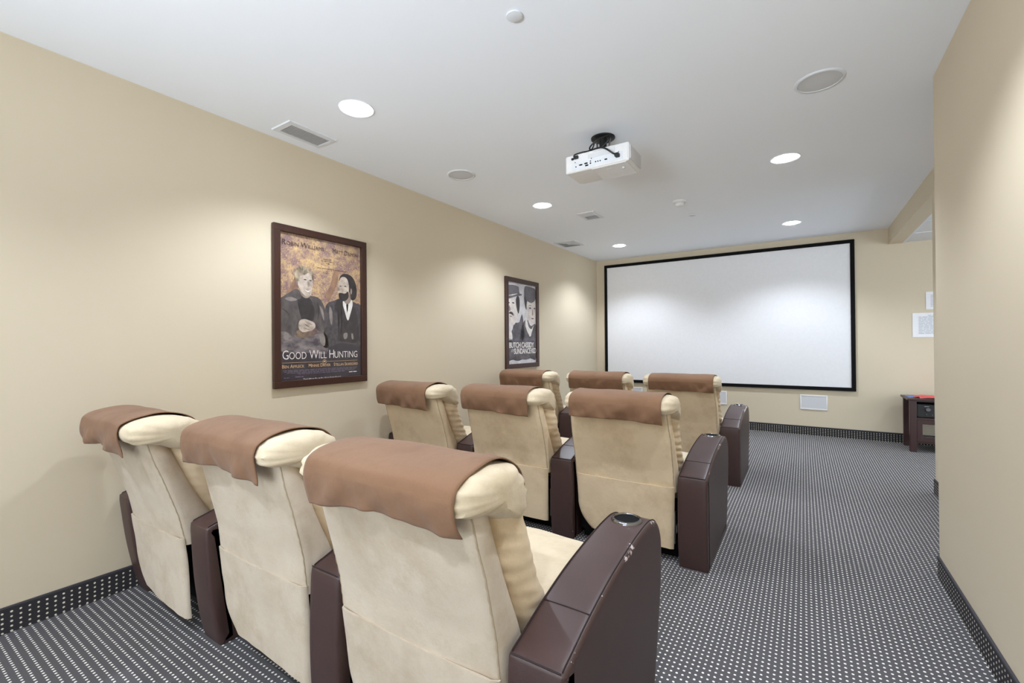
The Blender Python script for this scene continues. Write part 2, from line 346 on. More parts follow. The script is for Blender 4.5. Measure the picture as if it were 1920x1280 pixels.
def make_recliner(name_label, group, X, Y, gap, arms, dy, sl, seed, hl=0.335, rear='suede', gather=0.036, leans={}):
    root = thing('recliner', name_label, 'recliner', (X, Y, 0), group)
    S = shear(dy, sl); rnd = random.Random(seed); so = seed * 3.7
    hw = gap / 2 - 0.014
    for (a, b) in arms: armrest(root, a - X, b - X, lean=leans.get(a, 0.0))
    # back shell: padded rear panel and the plain side bands
    rings = []; nzr = 34
    for i in range(nzr + 1):
        z = 0.40 + (0.872 - 0.40) * i / nzr
        yr, yc = lerp(YR, z), lerp(YC, z); h = hw - 0.012 * max(0, (z - 0.7)) / 0.17
        sec = [(-h + 0.05, yc + 0.02), (-h + 0.016, yc - 0.004), (-h + 0.002, yc - 0.020), (-h - 0.003, (yr + yc) / 2), (-h, yr + 0.022), (-h + 0.006, yr + 0.006)]
        for k in range(25):
            x = -h + 0.018 + (2 * h - 0.036) * k / 24
            bul = 0.016 * (1 - (x / h) ** 2) + 0.006 * nz(x * 3 + so, z * 3, 1.3) + 0.003 * nz(x * 9 + so, z * 6, 4.3)
            sec.append((x, yr - bul))
        sec += [(h - 0.006, yr + 0.006), (h, yr + 0.022), (h + 0.003, (yr + yc) / 2), (h - 0.002, yc - 0.020), (h - 0.016, yc - 0.004), (h - 0.05, yc + 0.02)]
        rings.append([S(x, y, z) for x, y in sec])
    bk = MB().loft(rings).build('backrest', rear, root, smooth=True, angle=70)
    for sx in (-1, 1):
        pts = []
        for i in range(40):
            z = 0.415 + 0.445 * i / 39; h = hw - 0.012 * max(0, (z - 0.7)) / 0.17
            pts.append(S(sx * (h - 0.009), lerp(YR, z) + 0.0045 - 0.001 * math.sin(i * 2.1 + seed), z))
        MB().tube(pts, 0.0030, 6).build('piping', 'seam', bk, smooth=True)
    # side bolsters, gathered across their length
    for sx in (-1, 1):
        rings = []; n = 70
        for i in range(n + 1):
            t = i / n; z = 0.40 + 0.475 * t
            y0, y1 = lerp(YC, z), lerp(YB, z); cy, ry = (y0 + y1) / 2 + 0.002, (y1 - y0) / 2 + 0.008
            cx, rx = sx * (hw - 0.075), 0.081
            sec = []
            for k in range(28):
                a = 2 * math.pi * k / 28; ca, sa = math.cos(a), math.sin(a)
                px = abs(ca) ** 0.85 * math.copysign(1, ca); py = abs(sa) ** 0.9 * math.copysign(1, sa)
                w = 1 + gather * math.sin(z * 2 * math.pi / 0.042 + 2.4 * nz(z * 7 + so, a * 0.4, sx)) * (0.4 + 0.6 * abs(nz(z * 4, a * 0.8 + so, 9.1) * 2)) + 0.075 * nz(z * 13 + so + 0.6 * math.sin(a), a * 0.9, sx * 5) + 0.03 * nz(z * 34 + so, a * 1.5, 2.0)
                q = (cx + rx * px * w, cy + ry * py * w, z - 0.012 * math.sin(a * 1 + 0.4))
                sec.append(S(*q))
            rings.append(sec)
        MB().loft(rings).build('bolster', 'suede', root, smooth=True, angle=80)
    # front cushion between the bolsters
    rings = []
    for i in range(25):
        z = 0.42 + 0.44 * i / 24; y1 = lerp(YB, z) - 0.022 + 0.012 * abs(math.sin(math.pi * (z - 0.42) / 0.11)); y0 = lerp(YC, z) + 0.02
        rings.append([S(x, y, z) for x, y in [(-hw + 0.12, y0), (-hw + 0.12, y1 - 0.02)] + [(-hw + 0.14 + (2 * hw - 0.28) * k / 8, y1) for k in range(9)] + [(hw - 0.12, y1 - 0.02), (hw - 0.12, y0)]])
    MB().loft(rings).build('back_cushion', 'suede', root, smooth=True, angle=60)
    # headrest roll
    prof = spline(ROLL, 44, True); rings = []; n = 72
    for i in range(n + 1):
        x = -hl + 2 * hl * (0.5 - 0.5 * math.cos(math.pi * i / n)); k = max(roll_k(x, hl), 0.02)
        end = max(0.0, (abs(x) - hl + 0.12) / 0.12)
        ring = []
        for j, (y, z) in enumerate(prof):
            a = 2 * math.pi * j / 44
            w = k * (1 + 0.060 * end * math.sin(a * 13 + 4 * nz(so, a, x * 3)) + 0.02 * nz(x * 6 + so, a * 1.5, 2.2))
            ring.append(S(x, RC[0] + (y - RC[0]) * w, RC[1] + (z - RC[1]) * (0.30 + 0.70 * w) if k < 1 else RC[1] + (z - RC[1]) * w))
        rings.append(ring)
    MB().loft(rings).build('headrest', 'suede_pale', root, smooth=True, angle=80)
    # loose skirt under the back, piping along its upper edge
    rings = []; hs = hw - 0.004; z0 = 0.085
    for i in range(27):
        t = i / 26; z = 0.432 - (0.432 - z0) * t; sec = []
        for side in (0, 1):
            for k in range(31):
                u = k / 30 if side == 0 else 1 - k / 30
                x0 = -hs - 0.004 + 0.085 * max(0, (t - 0.55) / 0.45) ** 2.2; x1 = hs - 0.016 * t
                x = x0 + (x1 - x0) * u
                y = lerp(YR, z) - 0.014 - 0.006 * (1 - (2 * u - 1) ** 2) + 0.008 * t * nz(x * 5 + so, z * 2, 7.7) + 0.003 * nz(x * 14 + so, z * 9, 3.1)
                y += 0.035 * max(0, 1 - u / 0.05) ** 2 + 0.012 * max(0, (u - 0.97) / 0.03)
                zz = z - 0.022 * (u - 0.5) * t + 0.006 * t * nz(x * 6 + so, 5.5, 0.3)
                sec.append((x, y + dy + (0.007 if side else 0.0), zz))
        rings.append(sec)
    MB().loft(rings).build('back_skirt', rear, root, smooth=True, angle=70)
    # seat, leg rest and base
    rings = []
    for i in range(21):
        y = 0.16 + 0.60 * i / 20; zt = 0.468 + 0.026 * math.sin(math.pi * min(1, max(0, (y - 0.10) / 0.66))) ** 0.6 - 0.02 * max(0, (y - 0.66) / 0.1) ** 2 + 0.006 * nz(y * 8, so, 1)
        h = gap / 2 - 0.006
        rings.append([(-h, y, 0.33), (-h, y, zt - 0.03)] + [(-h + 0.02 + (2 * h - 0.04) * k / 10, y, zt + 0.012 * (1 - (k / 5 - 1) ** 2) + 0.006 * nz(k * 0.7 + so, y * 9, 2)) for k in range(11)] + [(h, y, zt - 0.03), (h, y, 0.33)])
    MB().loft(rings).build('seat_cushion', 'suede_pale', root, smooth=True, angle=60)
    MB().rbox(-gap / 2 + 0.008, gap / 2 - 0.008, 0.735, 0.80, 0.10, 0.445, 0.025, 3).build('leg_rest', 'suede', root, smooth=True)
    MB().box(-gap / 2 + 0.03, gap / 2 - 0.03, 0.12, 0.66, 0.0, 0.05).box(-gap / 2 + 0.012, gap / 2 - 0.012, 0.11, 0.70, 0.05, 0.325).build('base_frame', 'felt', root)
    # folding steel linkage beside the back
    MB().rbox(hw - 0.020, hw - 0.012, 0.055, 0.085, 0.10, 0.28, 0.003, 2).rbox(hw - 0.010, hw - 0.003, 0.060, 0.100, 0.16, 0.205, 0.003, 2).build('recline_linkage', 'steel', root, smooth=True)
    return root
def make_cover(label, X, Y, dy, sl, xl, xr, hem, seed, hl=0.335):
    """suede cloth hung over a headrest: hem = heights of its rear edge at left, middle and right"""
    S = shear(dy, sl); so = seed * 5.3
    top = list(reversed(ROLL[3:11])); tp = spline(top, 34)                 # from the front over the top to the rear bulge
    rows = []; nu = 56
    for i in range(nu + 1):
        u = i / nu; x = xl + (xr - xl) * u
        k = roll_k(x, hl); kk = max(k, 0.55); row = []
        for j, (y, z) in enumerate(tp):
            n_ = Vector((y - RC[0], (z - RC[1]) * 2.2)).normalized() * 0.006
            row.append(S(x, RC[0] + (y - RC[0]) * kk + n_.x, RC[1] + (z - RC[1]) * kk + n_.y + 0.006 * nz(x * 6 + so, j * 0.12, 0.7) + 0.003))
        hz = lerp([(0, hem[0]), (0.5, hem[1]), (1, hem[2])], u) + 0.007 * nz(x * 9 + so, 3.3, 0.2)
        yb, zb = row[-1][1], row[-1][2]
        for j in range(1, 19):
            t = j / 18; z = zb + (hz - zb) * t
            fold = 0.030 * t ** 1.0 * (nz(x * 9 + so + 0.9 * t, 0.9, 1.7) + 0.6 * nz(x * 21 + so - 0.8 * t, 2.9 + 0.4 * t, 0.4)) + 0.010 * t * nz(x * 5 + so, z * 14, 8.8)
            row.append((x + 0.010 * t * (u - 0.5) * 0.5, yb + 0.016 * t * t - fold * (0.5 if fold < 0 else 1.0), z))
        rows.append(row)
    o = MB().loft(rows, closed=False, caps=(False, False)).build('headrest_cover', 'cover', None, smooth=True, angle=180)
    o.location = (X, Y, 0)
    md = o.modifiers.new('thickness', 'SOLIDIFY'); md.thickness = 0.003; md.offset = 1
    return tag(o, label, 'cloth', 'brown cloths over the recliner headrests')

ROWS = [dict(y=0.900, arms=[(-2.936, -2.815), (-2.205, -2.050), (-1.407, -1.252), (-0.608, -0.453)], name='nearest of three rows'),
        dict(y=2.600, arms=[(-2.936, -2.815), (-2.195, -2.040), (-1.397, -1.241), (-0.597, -0.4413)], name='second of three rows'),
        dict(y=4.300, arms=[(-2.936, -2.830), (-2.205, -2.050), (-1.413, -1.258), (-0.620, -0.465)], name='row closest to the screen')]
SEAT = [['beside the beige wall', 'in the middle', 'beside the aisle']] * 3
DY = [[(-0.055, 0.08), (0.0, -0.02), (0.0, 0.0)], [(-0.06, 0.06), (0.0, 0.02), (0.02, 0.02)], [(-0.04, 0.06), (0.0, 0.02), (0.0, 0.02)]]
CLOTH = [[(-0.350, 0.190, (0.815, 0.83, 0.80)), (-0.320, 0.255, (0.80, 0.825, 0.80)), (-0.255, 0.290, (0.80, 0.835, 0.82))],
         [(-0.335, 0.230, (0.80, 0.79, 0.775)), (-0.330, 0.245, (0.80, 0.80, 0.785)), (-0.270, 0.275, (0.815, 0.82, 0.805))],
         [(-0.320, 0.240, (0.80, 0.80, 0.80)), (-0.272, 0.285, (0.80, 0.80, 0.80)), (-0.258, 0.292, (0.825, 0.822, 0.815))]]
HALF = [[0.335] * 3] * 3
for ri, R in enumerate(ROWS):
    for ci in range(3):
        a, b = R['arms'][ci], R['arms'][ci + 1]; gap = b[0] - a[1]; X = (a[1] + b[0]) / 2
        dy, sl = DY[ri][ci]; hl = HALF[ri][ci]
        where = ['beside the beige wall', 'in the middle', 'beside the aisle'][ci]
        lab = 'beige suede recliner %s, %s' % (where, R['name'])
        make_recliner(lab, 'recliners, ' + R['name'], X, R['y'], gap, [a, b] if ci == 0 else [b], dy, sl, ri * 3 + ci + 1, hl, 'suede_lit' if ri == 0 else 'suede', 0.012 if ri == 0 else 0.034, {-2.936: 0.075, -2.205: 0.045} if ri == 0 else {})
        xl, xr, hem = CLOTH[ri][ci]
        make_cover('brown cloth over headrest %s, %s' % (where, R['name']), X, R['y'], dy, sl, xl, xr, hem, ri * 3 + ci + 1, hl)

# ------------------------------------------------------------------ projection screen
t = thing('projection_screen', 'large blank white projection screen with thin black velvet border on the far wall', 'screen', (0, YF, 0))
sx0, sx1, sz0, sz1, bw = -2.793, 0.561, 0.608, 2.5515, 0.046
MB().box(sx0 + 0.02, sx1 - 0.02, -0.022, -0.002, sz0 + 0.02, sz1 - 0.02).build('screen_fabric', 'screen', t)
for a in ((sx0, sx1, sz1 - bw, sz1), (sx0, sx1, sz0, sz0 + bw), (sx0, sx0 + bw, sz0 + bw, sz1 - bw), (sx1 - bw, sx1, sz0 + bw, sz1 - bw)):
    MB().rbox(a[0], a[1], -0.036, -0.001, a[2], a[3], 0.004, 2).build('border', 'felt', t)

# ------------------------------------------------------------------ lettering
def text(name, s, mat, parent, x, z, h=None, width=None, base_z=None, depth=0.0, to=None, shear_=0.0, spacing=1.0, bold=0.0):
    """flat lettering mesh; (u, v) runs along the wall and up; TO maps (u, v) to the wall"""
    cu = bpy.data.curves.new('t', 'FONT'); cu.body = s; cu.size = 1.0; cu.space_character = spacing; cu.offset = bold; cu.shear = shear_; cu.resolution_u = 3
    tmp = bpy.data.objects.new('t', cu); C.objects.link(tmp)
    dg = bpy.context.evaluated_depsgraph_get(); me = bpy.data.meshes.new_from_object(tmp.evaluated_get(dg))
    bpy.data.objects.remove(tmp); bpy.data.curves.remove(cu)
    vs = [v.co.copy() for v in me.vertices]
    x0 = min(v.x for v in vs); x1 = max(v.x for v in vs); y1 = max(v.y for v in vs); y0 = min(0.0, 0.0)
    sx = width / (x1 - x0); sy = h / (y1 - y0)
    for v, c in zip(me.vertices, vs): v.co = to(x + (c.x - x0) * sx, z + (c.y - y0) * sy)
    me.name = name; me.materials.clear(); me.materials.append(MAT[mat] if isinstance(mat, str) else mat)
    o = bpy.data.objects.new(name, me); C.objects.link(o); o.parent = parent; return o
def caps(name, s, mat, parent, x, z, hb, hs, width, to, spacing=1.0, bold=0.0):
    """small capitals: first letters at height hb, the others at hs; one mesh"""
    parts = []; k = hs / hb
    cu_x = 0.0; metas = []
    MB_ = MB(); words_ = s.split(' ')
    runs = []
    for w in words_:
        if not w: cu_x += 0.30; continue
        for sub, sc in ((w[0], 1.0), (w[1:], k)):
            if not sub: continue
            cu = bpy.data.curves.new('t', 'FONT'); cu.body = sub; cu.size = 1.0; cu.space_character = spacing; cu.offset = bold; cu.resolution_u = 3
            tmp = bpy.data.objects.new('t', cu); C.objects.link(tmp)
            dg = bpy.context.evaluated_depsgraph_get(); me = bpy.data.meshes.new_from_object(tmp.evaluated_get(dg))
            bpy.data.objects.remove(tmp); bpy.data.curves.remove(cu)
            x0 = min(v.co.x for v in me.vertices); x1 = max(v.co.x for v in me.vertices)
            runs.append(([(cu_x + (v.co.x - x0) * sc, v.co.y * sc) for v in me.vertices], [tuple(p.vertices) for p in me.polygons]))
            cu_x += (x1 - x0) * sc + 0.07; bpy.data.meshes.remove(me)
        cu_x += 0.26
    tot = max(p[0] for r in runs for p in r[0]); hy = 0.70
    for v, f in runs: MB_.add([to(x + p[0] / tot * width, z + p[1] / hy * hb) for p in v], f)
    return MB_.build(name, mat, parent)

# ------------------------------------------------------------------ framed posters on the left wall
def poster_frame(t, y0, y1, z0, z1, fwid):
    for a in ((y0, y1, z1 - fwid, z1), (y0, y1, z0, z0 + fwid), (y0, y0 + fwid, z0 + fwid - 0.002, z1 - fwid + 0.002), (y1 - fwid, y1, z0 + fwid - 0.002, z1 - fwid + 0.002)):
        MB().rbox(0.001, 0.030, a[0], a[1], a[2], a[3], 0.004, 2).build('frame_rail', 'frame', t)
    MB().box(0.016, 0.0185, y0 + fwid - 0.008, y1 - fwid + 0.008, z0 + fwid - 0.008, z1 - fwid + 0.008).build('glazing', 'glazing', t)
def flat(pts, lay, n=0, closed=True):
    P = spline(pts, n, True) if n else pts
    bm = bmesh.new(); vs = [bm.verts.new((0.0082 + lay * 0.00035, y, z)) for y, z in P]
    f = bm.faces.new(vs); bmesh.ops.triangulate(bm, faces=[f]); return bm
t = thing('framed_poster', 'large film poster of two seated men before autumn leaves, in dark wood frame', 'poster', (XL, 0, 0), 'framed film posters')
poster_frame(t, 1.625, 2.375, 0.966, 2.068, 0.048)
sh = MB().box(0.004, 0.008, 1.668, 2.332, 1.008, 2.026).build('poster_sheet', 'foliage', t)
GREY = dict(jacket=print_mat('print_jacket', srgb(58, 54, 58), srgb(104, 97, 95), 16, 0.35, 0.7, (1, 1, 0.6)),
            jacket2=print_mat('print_tweed', srgb(52, 48, 54), srgb(88, 82, 86), 40, 0.3, 0.7),
            shirt=print_mat('print_shirt', srgb(205, 198, 192), srgb(240, 236, 230), 14), skin=print_mat('print_skin', srgb(150, 134, 120), srgb(214, 200, 186), 22, 0.3, 0.7),
            skin2=print_mat('print_skin_shade', srgb(128, 112, 102), srgb(160, 144, 132), 18), hair=print_mat('print_hair', srgb(92, 80, 66), srgb(186, 170, 146), 30, 0.35, 0.65, (1, 1, 0.5)),
            dark=print_mat('print_dark', srgb(34, 29, 32), srgb(56, 49, 52), 30), jeans=print_mat('print_jeans', srgb(66, 60, 68), srgb(140, 130, 130), 10, 0.35, 0.65, (1, 1, 2)),
            vest=print_mat('print_vest', srgb(42, 37, 42), srgb(64, 56, 62), 30), fold=print_mat('print_fold', srgb(36, 33, 37), srgb(58, 53, 56), 20),
            lite=print_mat('print_light', srgb(128, 120, 116), srgb(150, 142, 136), 20), trunk=print_mat('print_trunk', srgb(120, 92, 82), srgb(160, 124, 96), 14),
            ground=print_mat('print_ground', srgb(46, 41, 52), srgb(60, 53, 64), 5))
def fig(parent, name, shapes):
    mats = []; mb = MB()
    for key, lay, n, pts in shapes:
        if key not in mats: mats.append(key)
        mb.bm(flat(pts, lay, n), mats.index(key))
    return mb.build(name, [GREY[k] for k in mats], parent)
fig(sh, 'printed_trees', [('trunk', 0, 24, [(1.668, 1.52), (1.72, 1.60), (1.78, 1.72), (1.84, 1.80), (1.85, 1.72), (1.80, 1.64), (1.75, 1.56), (1.70, 1.45)]),
                          ('trunk', 0, 24, [(2.02, 1.62), (2.06, 1.70), (2.09, 1.80), (2.13, 1.82), (2.12, 1.72), (2.08, 1.64), (2.05, 1.58)])])
fig(sh, 'printed_ground', [('ground', 1, 0, [(1.6685, 1.0085), (2.3315, 1.0085), (2.3315, 1.25), (2.20, 1.27), (2.08, 1.30), (1.90, 1.29), (1.76, 1.30), (1.6685, 1.28)])])
def man_left():
    return [('jeans', 2, 30, [(1.6695, 1.22), (1.6695, 1.34), (1.70, 1.368), (1.75, 1.35), (1.80, 1.31), (1.90, 1.31), (1.96, 1.35), (2.00, 1.352), (2.035, 1.31), (2.04, 1.24), (2.02, 1.19), (1.90, 1.20), (1.78, 1.20)]),
            ('jacket', 3, 44, [(1.6695, 1.36), (1.6695, 1.54), (1.70, 1.585), (1.745, 1.615), (1.79, 1.645), (1.84, 1.62), (1.90, 1.605), (1.95, 1.60), (1.99, 1.57), (2.02, 1.50), (2.03, 1.42), (2.01, 1.37), (1.96, 1.355), (1.92, 1.40), (1.88, 1.38), (1.80, 1.36), (1.77, 1.31), (1.72, 1.35)]),
            ('fold', 4, 16, [(1.80, 1.58), (1.84, 1.60), (1.90, 1.58), (1.93, 1.48), (1.90, 1.41), (1.84, 1.43), (1.81, 1.50)]),
            ('fold', 4, 10, [(1.69, 1.50), (1.73, 1.47), (1.77, 1.40), (1.75, 1.44), (1.72, 1.49)]), ('fold', 4, 10, [(1.95, 1.56), (1.97, 1.50), (1.95, 1.43), (1.96, 1.50)]),
            ('lite', 4, 10, [(1.71, 1.57), (1.75, 1.555), (1.80, 1.57), (1.75, 1.585)]), ('lite', 4, 10, [(1.97, 1.54), (2.00, 1.50), (2.005, 1.43), (1.985, 1.48)]),
            ('jacket', 5, 10, [(1.79, 1.645), (1.77, 1.60), (1.80, 1.57), (1.83, 1.585), (1.82, 1.625)]), ('skin2', 5, 14, [(1.815, 1.645), (1.83, 1.60), (1.87, 1.585), (1.90, 1.61), (1.89, 1.65)]),
            ('skin', 6, 24, [(1.80, 1.72), (1.808, 1.66), (1.84, 1.615), (1.875, 1.595), (1.900, 1.612), (1.912, 1.66), (1.917, 1.72), (1.90, 1.765), (1.85, 1.78), (1.81, 1.76)]),
            ('skin2', 7, 10, [(1.797, 1.715), (1.786, 1.70), (1.789, 1.675), (1.802, 1.67)]),
            ('hair', 8, 30, [(1.79, 1.70), (1.778, 1.74), (1.79, 1.785), (1.83, 1.806), (1.88, 1.80), (1.915, 1.775), (1.922, 1.735), (1.912, 1.715), (1.905, 1.75), (1.88, 1.765), (1.86, 1.75), (1.83, 1.745), (1.815, 1.72), (1.805, 1.70)]),
            ('dark', 8, 8, [(1.845, 1.715), (1.858, 1.719), (1.870, 1.714), (1.858, 1.711)]), ('dark', 8, 8, [(1.888, 1.712), (1.898, 1.716), (1.908, 1.712), (1.898, 1.708)]),
            ('skin2', 8, 8, [(1.880, 1.705), (1.895, 1.675), (1.884, 1.668), (1.877, 1.674)]), ('shirt', 8, 8, [(1.850, 1.648), (1.875, 1.638), (1.900, 1.645), (1.880, 1.628)]),
            ('skin', 6, 22, [(1.805, 1.385), (1.815, 1.425), (1.85, 1.438), (1.885, 1.43), (1.925, 1.415), (1.935, 1.385), (1.91, 1.36), (1.87, 1.35), (1.84, 1.345), (1.815, 1.36)]),
            ('dark', 7, 8, [(1.845, 1.405), (1.87, 1.395), (1.90, 1.375), (1.87, 1.390)]), ('skin2', 7, 8, [(1.84, 1.378), (1.87, 1.372), (1.895, 1.36), (1.865, 1.364)]), ('skin2', 7, 8, [(1.855, 1.42), (1.89, 1.412), (1.915, 1.395), (1.885, 1.405)]),
            ('lite', 4, 10, [(1.705, 1.345), (1.735, 1.33), (1.73, 1.29), (1.70, 1.30)]), ('lite', 4, 10, [(1.97, 1.335), (2.01, 1.32), (2.01, 1.25), (1.975, 1.27)])]
def man_right():
    return [('jacket2', 2, 40, [(2.00, 1.24), (2.01, 1.40), (2.015, 1.52), (2.04, 1.565), (2.09, 1.585), (2.14, 1.605), (2.22, 1.60), (2.28, 1.58), (2.3305, 1.545), (2.3305, 1.26), (2.25, 1.255), (2.15, 1.27), (2.08, 1.25)]),
            ('vest', 3, 20, [(2.155, 1.59), (2.16, 1.45), (2.12, 1.30), (2.20, 1.275), (2.30, 1.28), (2.305, 1.42), (2.27, 1.55)]),
            ('fold', 3, 14, [(2.135, 1.60), (2.09, 1.54), (2.13, 1.47), (2.12, 1.30), (2.145, 1.45), (2.155, 1.55)]),
            ('shirt', 4, 16, [(2.165, 1.585), (2.185, 1.50), (2.21, 1.44), (2.235, 1.50), (2.255, 1.575), (2.23, 1.61)]), ('dark', 4, 8, [(2.195, 1.56), (2.205, 1.50), (2.215, 1.56), (2.205, 1.575)]),
            ('skin2', 5, 14, [(2.165, 1.62), (2.175, 1.585), (2.21, 1.565), (2.24, 1.60), (2.23, 1.63)]),
            ('dark', 6, 28, [(2.150, 1.70), (2.135, 1.755), (2.165, 1.792), (2.22, 1.795), (2.265, 1.765), (2.29, 1.70), (2.288, 1.63), (2.26, 1.60), (2.235, 1.61), (2.225, 1.66)]),
            ('skin', 7, 22, [(2.130, 1.72), (2.122, 1.685), (2.128, 1.64), (2.155, 1.605), (2.20, 1.62), (2.22, 1.67), (2.215, 1.735), (2.19, 1.77), (2.15, 1.765)]),
            ('dark', 8, 18, [(2.128, 1.642), (2.155, 1.648), (2.185, 1.645), (2.212, 1.665), (2.215, 1.62), (2.19, 1.592), (2.155, 1.588), (2.135, 1.605)]),
            ('dark', 8, 8, [(2.133, 1.698), (2.145, 1.702), (2.156, 1.698), (2.145, 1.695)]), ('skin2', 8, 8, [(2.128, 1.692), (2.118, 1.667), (2.132, 1.662), (2.140, 1.670)]), ('dark', 8, 8, [(2.175, 1.702), (2.188, 1.706), (2.20, 1.700), (2.188, 1.697)]),
            ('skin2', 8, 8, [(2.235, 1.69), (2.248, 1.68), (2.243, 1.645), (2.232, 1.655)]), ('lite', 4, 8, [(2.05, 1.54), (2.075, 1.50), (2.07, 1.40), (2.05, 1.45)]),
            ('lite', 4, 8, [(2.17, 1.34), (2.205, 1.345), (2.20, 1.305), (2.175, 1.30)]), ('lite', 4, 8, [(2.24, 1.34), (2.255, 1.34), (2.26, 1.30), (2.245, 1.30)])]
fig(sh, 'printed_figure', man_left()); fig(sh, 'printed_figure', man_right())
for k, cc in dict(ink_white=srgb(236, 230, 226), ink_gold=srgb(214, 176, 128), ink_brown=srgb(72, 48, 50), ink_lilac=srgb(120, 110, 132)).items(): MAT[k] = plain(k, cc, 0.5, 0.3)
P1 = lambda u, v: (0.0122, u, v)
caps('lettering', 'ROBIN WILLIAMS', 'ink_brown', sh, 1.692, 1.938, 0.036, 0.027, 0.315, P1)
caps('lettering', 'MATT DAMON', 'ink_brown', sh, 2.078, 1.938, 0.036, 0.027, 0.225, P1)
caps('lettering', 'GOOD WILL HUNTING', 'ink_white', sh, 1.690, 1.158, 0.062, 0.050, 0.603, P1, 0.98, -0.006)
caps('lettering', 'BEN AFFLECK', 'ink_gold', sh, 1.687, 1.0985, 0.024, 0.019, 0.160, P1, 1.0, 0.008)
caps('lettering', 'MINNIE DRIVER', 'ink_gold', sh, 1.880, 1.0985, 0.024, 0.019, 0.175, P1, 1.0, 0.008)
caps('lettering', 'STELLAN SKARSGÅRD', 'ink_gold', sh, 2.082, 1.0985, 0.024, 0.019, 0.215, P1, 1.0, 0.008)
caps('lettering', 'THE NEW FILM BY GUS VAN SANT', 'ink_white', sh, 1.838, 1.0105, 0.011, 0.009, 0.305, P1, 1.3, 0.01)
m = MB()
m.box(0.0118, 0.0122, 1.687, 1.985, 1.1335, 1.1355); m.box(0.0118, 0.0122, 2.025, 2.293, 1.1335, 1.1355); m.build('rule', 'ink_gold', sh)
ring = [(0.0180, 0), (0.0140, 0)]
m = MB(); seg = 24
m.loft([[(0.0122, 2.005 + r * math.cos(2 * math.pi * k / seg), 1.132 + r * math.sin(2 * math.pi * k / seg)) for k in range(seg)] for r in (0.0165, 0.0135)], caps=(False, False))
m.add([(0.0122, 1.997, 1.129), (0.0122, 2.013, 1.129), (0.0122, 2.013, 1.138), (0.0122, 2.005, 1.141), (0.0122, 1.997, 1.138)], [(0, 1, 2, 3, 4)])
m.build('emblem', 'ink_gold', sh)
rnd = random.Random(5)
def fine_print(parent, rows, mat, lay=0.0122):
    m = MB()
    for u0, u1, v, h in rows:
        u = u0
        while u < u1:
            w = min(rnd.uniform(0.012, 0.040), u1 - u); m.add([(lay, u, v), (lay, u + w, v), (lay, u + w, v + h), (lay, u, v + h)], [(0, 1, 2, 3)]); u += w + 0.006
    return stuff(m.build('fine_print', mat, parent))
fine_print(sh, [(1.692, 2.29, 1.0800, 0.0035), (1.70, 2.28, 1.0710, 0.0035), (1.72, 2.26, 1.0620, 0.0035), (1.80, 2.18, 1.0530, 0.0035), (1.70, 1.74, 1.030, 0.005), (1.78, 1.84, 1.032, 0.006)], 'ink_lilac')
fine_print(sh, [(2.215, 2.285, 1.044, 0.006)], 'ink_white')
fine_print(sh, [(2.00, 2.07, 1.880, 0.003), (1.98, 2.09, 1.866, 0.003), (2.02, 2.05, 1.852, 0.003), (1.95, 2.23, 1.812, 0.003), (2.0, 2.05, 1.780, 0.003)], 'ink_brown')

t = thing('framed_poster', 'narrow-looking grey film poster of two men in dark hats, in dark wood frame', 'poster', (XL, 0, 0), 'framed film posters')
poster_frame(t, 4.380, 5.160, 0.954, 2.052, 0.055)
GREY['pale'] = print_mat('print_pale', srgb(190, 186, 190), srgb(222, 220, 222), 8); GREY['face'] = print_mat('print_face', srgb(196, 184, 178), srgb(232, 224, 218), 9)
GREY['hat'] = print_mat('print_hat', srgb(84, 80, 88), srgb(112, 107, 114), 8); GREY['coat'] = print_mat('print_coat', srgb(44, 40, 46), srgb(112, 104, 108), 9, 0.35, 0.7)
sh = MB().box(0.004, 0.008, 4.43, 5.11, 1.002, 2.004).build('poster_sheet', GREY['pale'], t)
fig(sh, 'printed_figure', [('coat', 1, 30, [(4.4315, 1.13), (4.4315, 1.30), (4.53, 1.40), (4.58, 1.50), (4.70, 1.52), (4.76, 1.62), (4.80, 1.50), (4.82, 1.28), (4.80, 1.10), (4.62, 1.08)]),
    ('shirt', 2, 12, [(4.4315, 1.36), (4.50, 1.42), (4.54, 1.33), (4.50, 1.22), (4.4315, 1.25)]),
    ('face', 3, 26, [(4.435, 1.74), (4.44, 1.62), (4.47, 1.52), (4.53, 1.47), (4.60, 1.50), (4.66, 1.58), (4.68, 1.70), (4.66, 1.78), (4.55, 1.80), (4.46, 1.79)]),
    ('dark', 4, 14, [(4.62, 1.79), (4.64, 1.68), (4.68, 1.62), (4.71, 1.72), (4.70, 1.82), (4.66, 1.84)]),
    ('hat', 5, 24, [(4.4315, 1.94), (4.4315, 1.80), (4.50, 1.80), (4.62, 1.83), (4.74, 1.85), (4.76, 1.87), (4.70, 1.88), (4.69, 1.95), (4.60, 1.965), (4.50, 1.96)]),
    ('shirt', 6, 8, [(4.4315, 1.824), (4.55, 1.838), (4.67, 1.87), (4.55, 1.850)]),
    ('dark', 4, 8, [(4.44, 1.745), (4.465, 1.752), (4.485, 1.742), (4.465, 1.735)]), ('dark', 4, 8, [(4.53, 1.748), (4.56, 1.757), (4.59, 1.747), (4.56, 1.738)]),
    ('skin2', 4, 8, [(4.475, 1.72), (4.455, 1.655), (4.48, 1.645), (4.50, 1.66)]), ('dark', 4, 12, [(4.46, 1.615), (4.49, 1.637), (4.55, 1.63), (4.57, 1.59), (4.54, 1.60), (4.49, 1.612)]), ('skin2', 4, 8, [(4.475, 1.585), (4.51, 1.592), (4.54, 1.582), (4.51, 1.572)])])
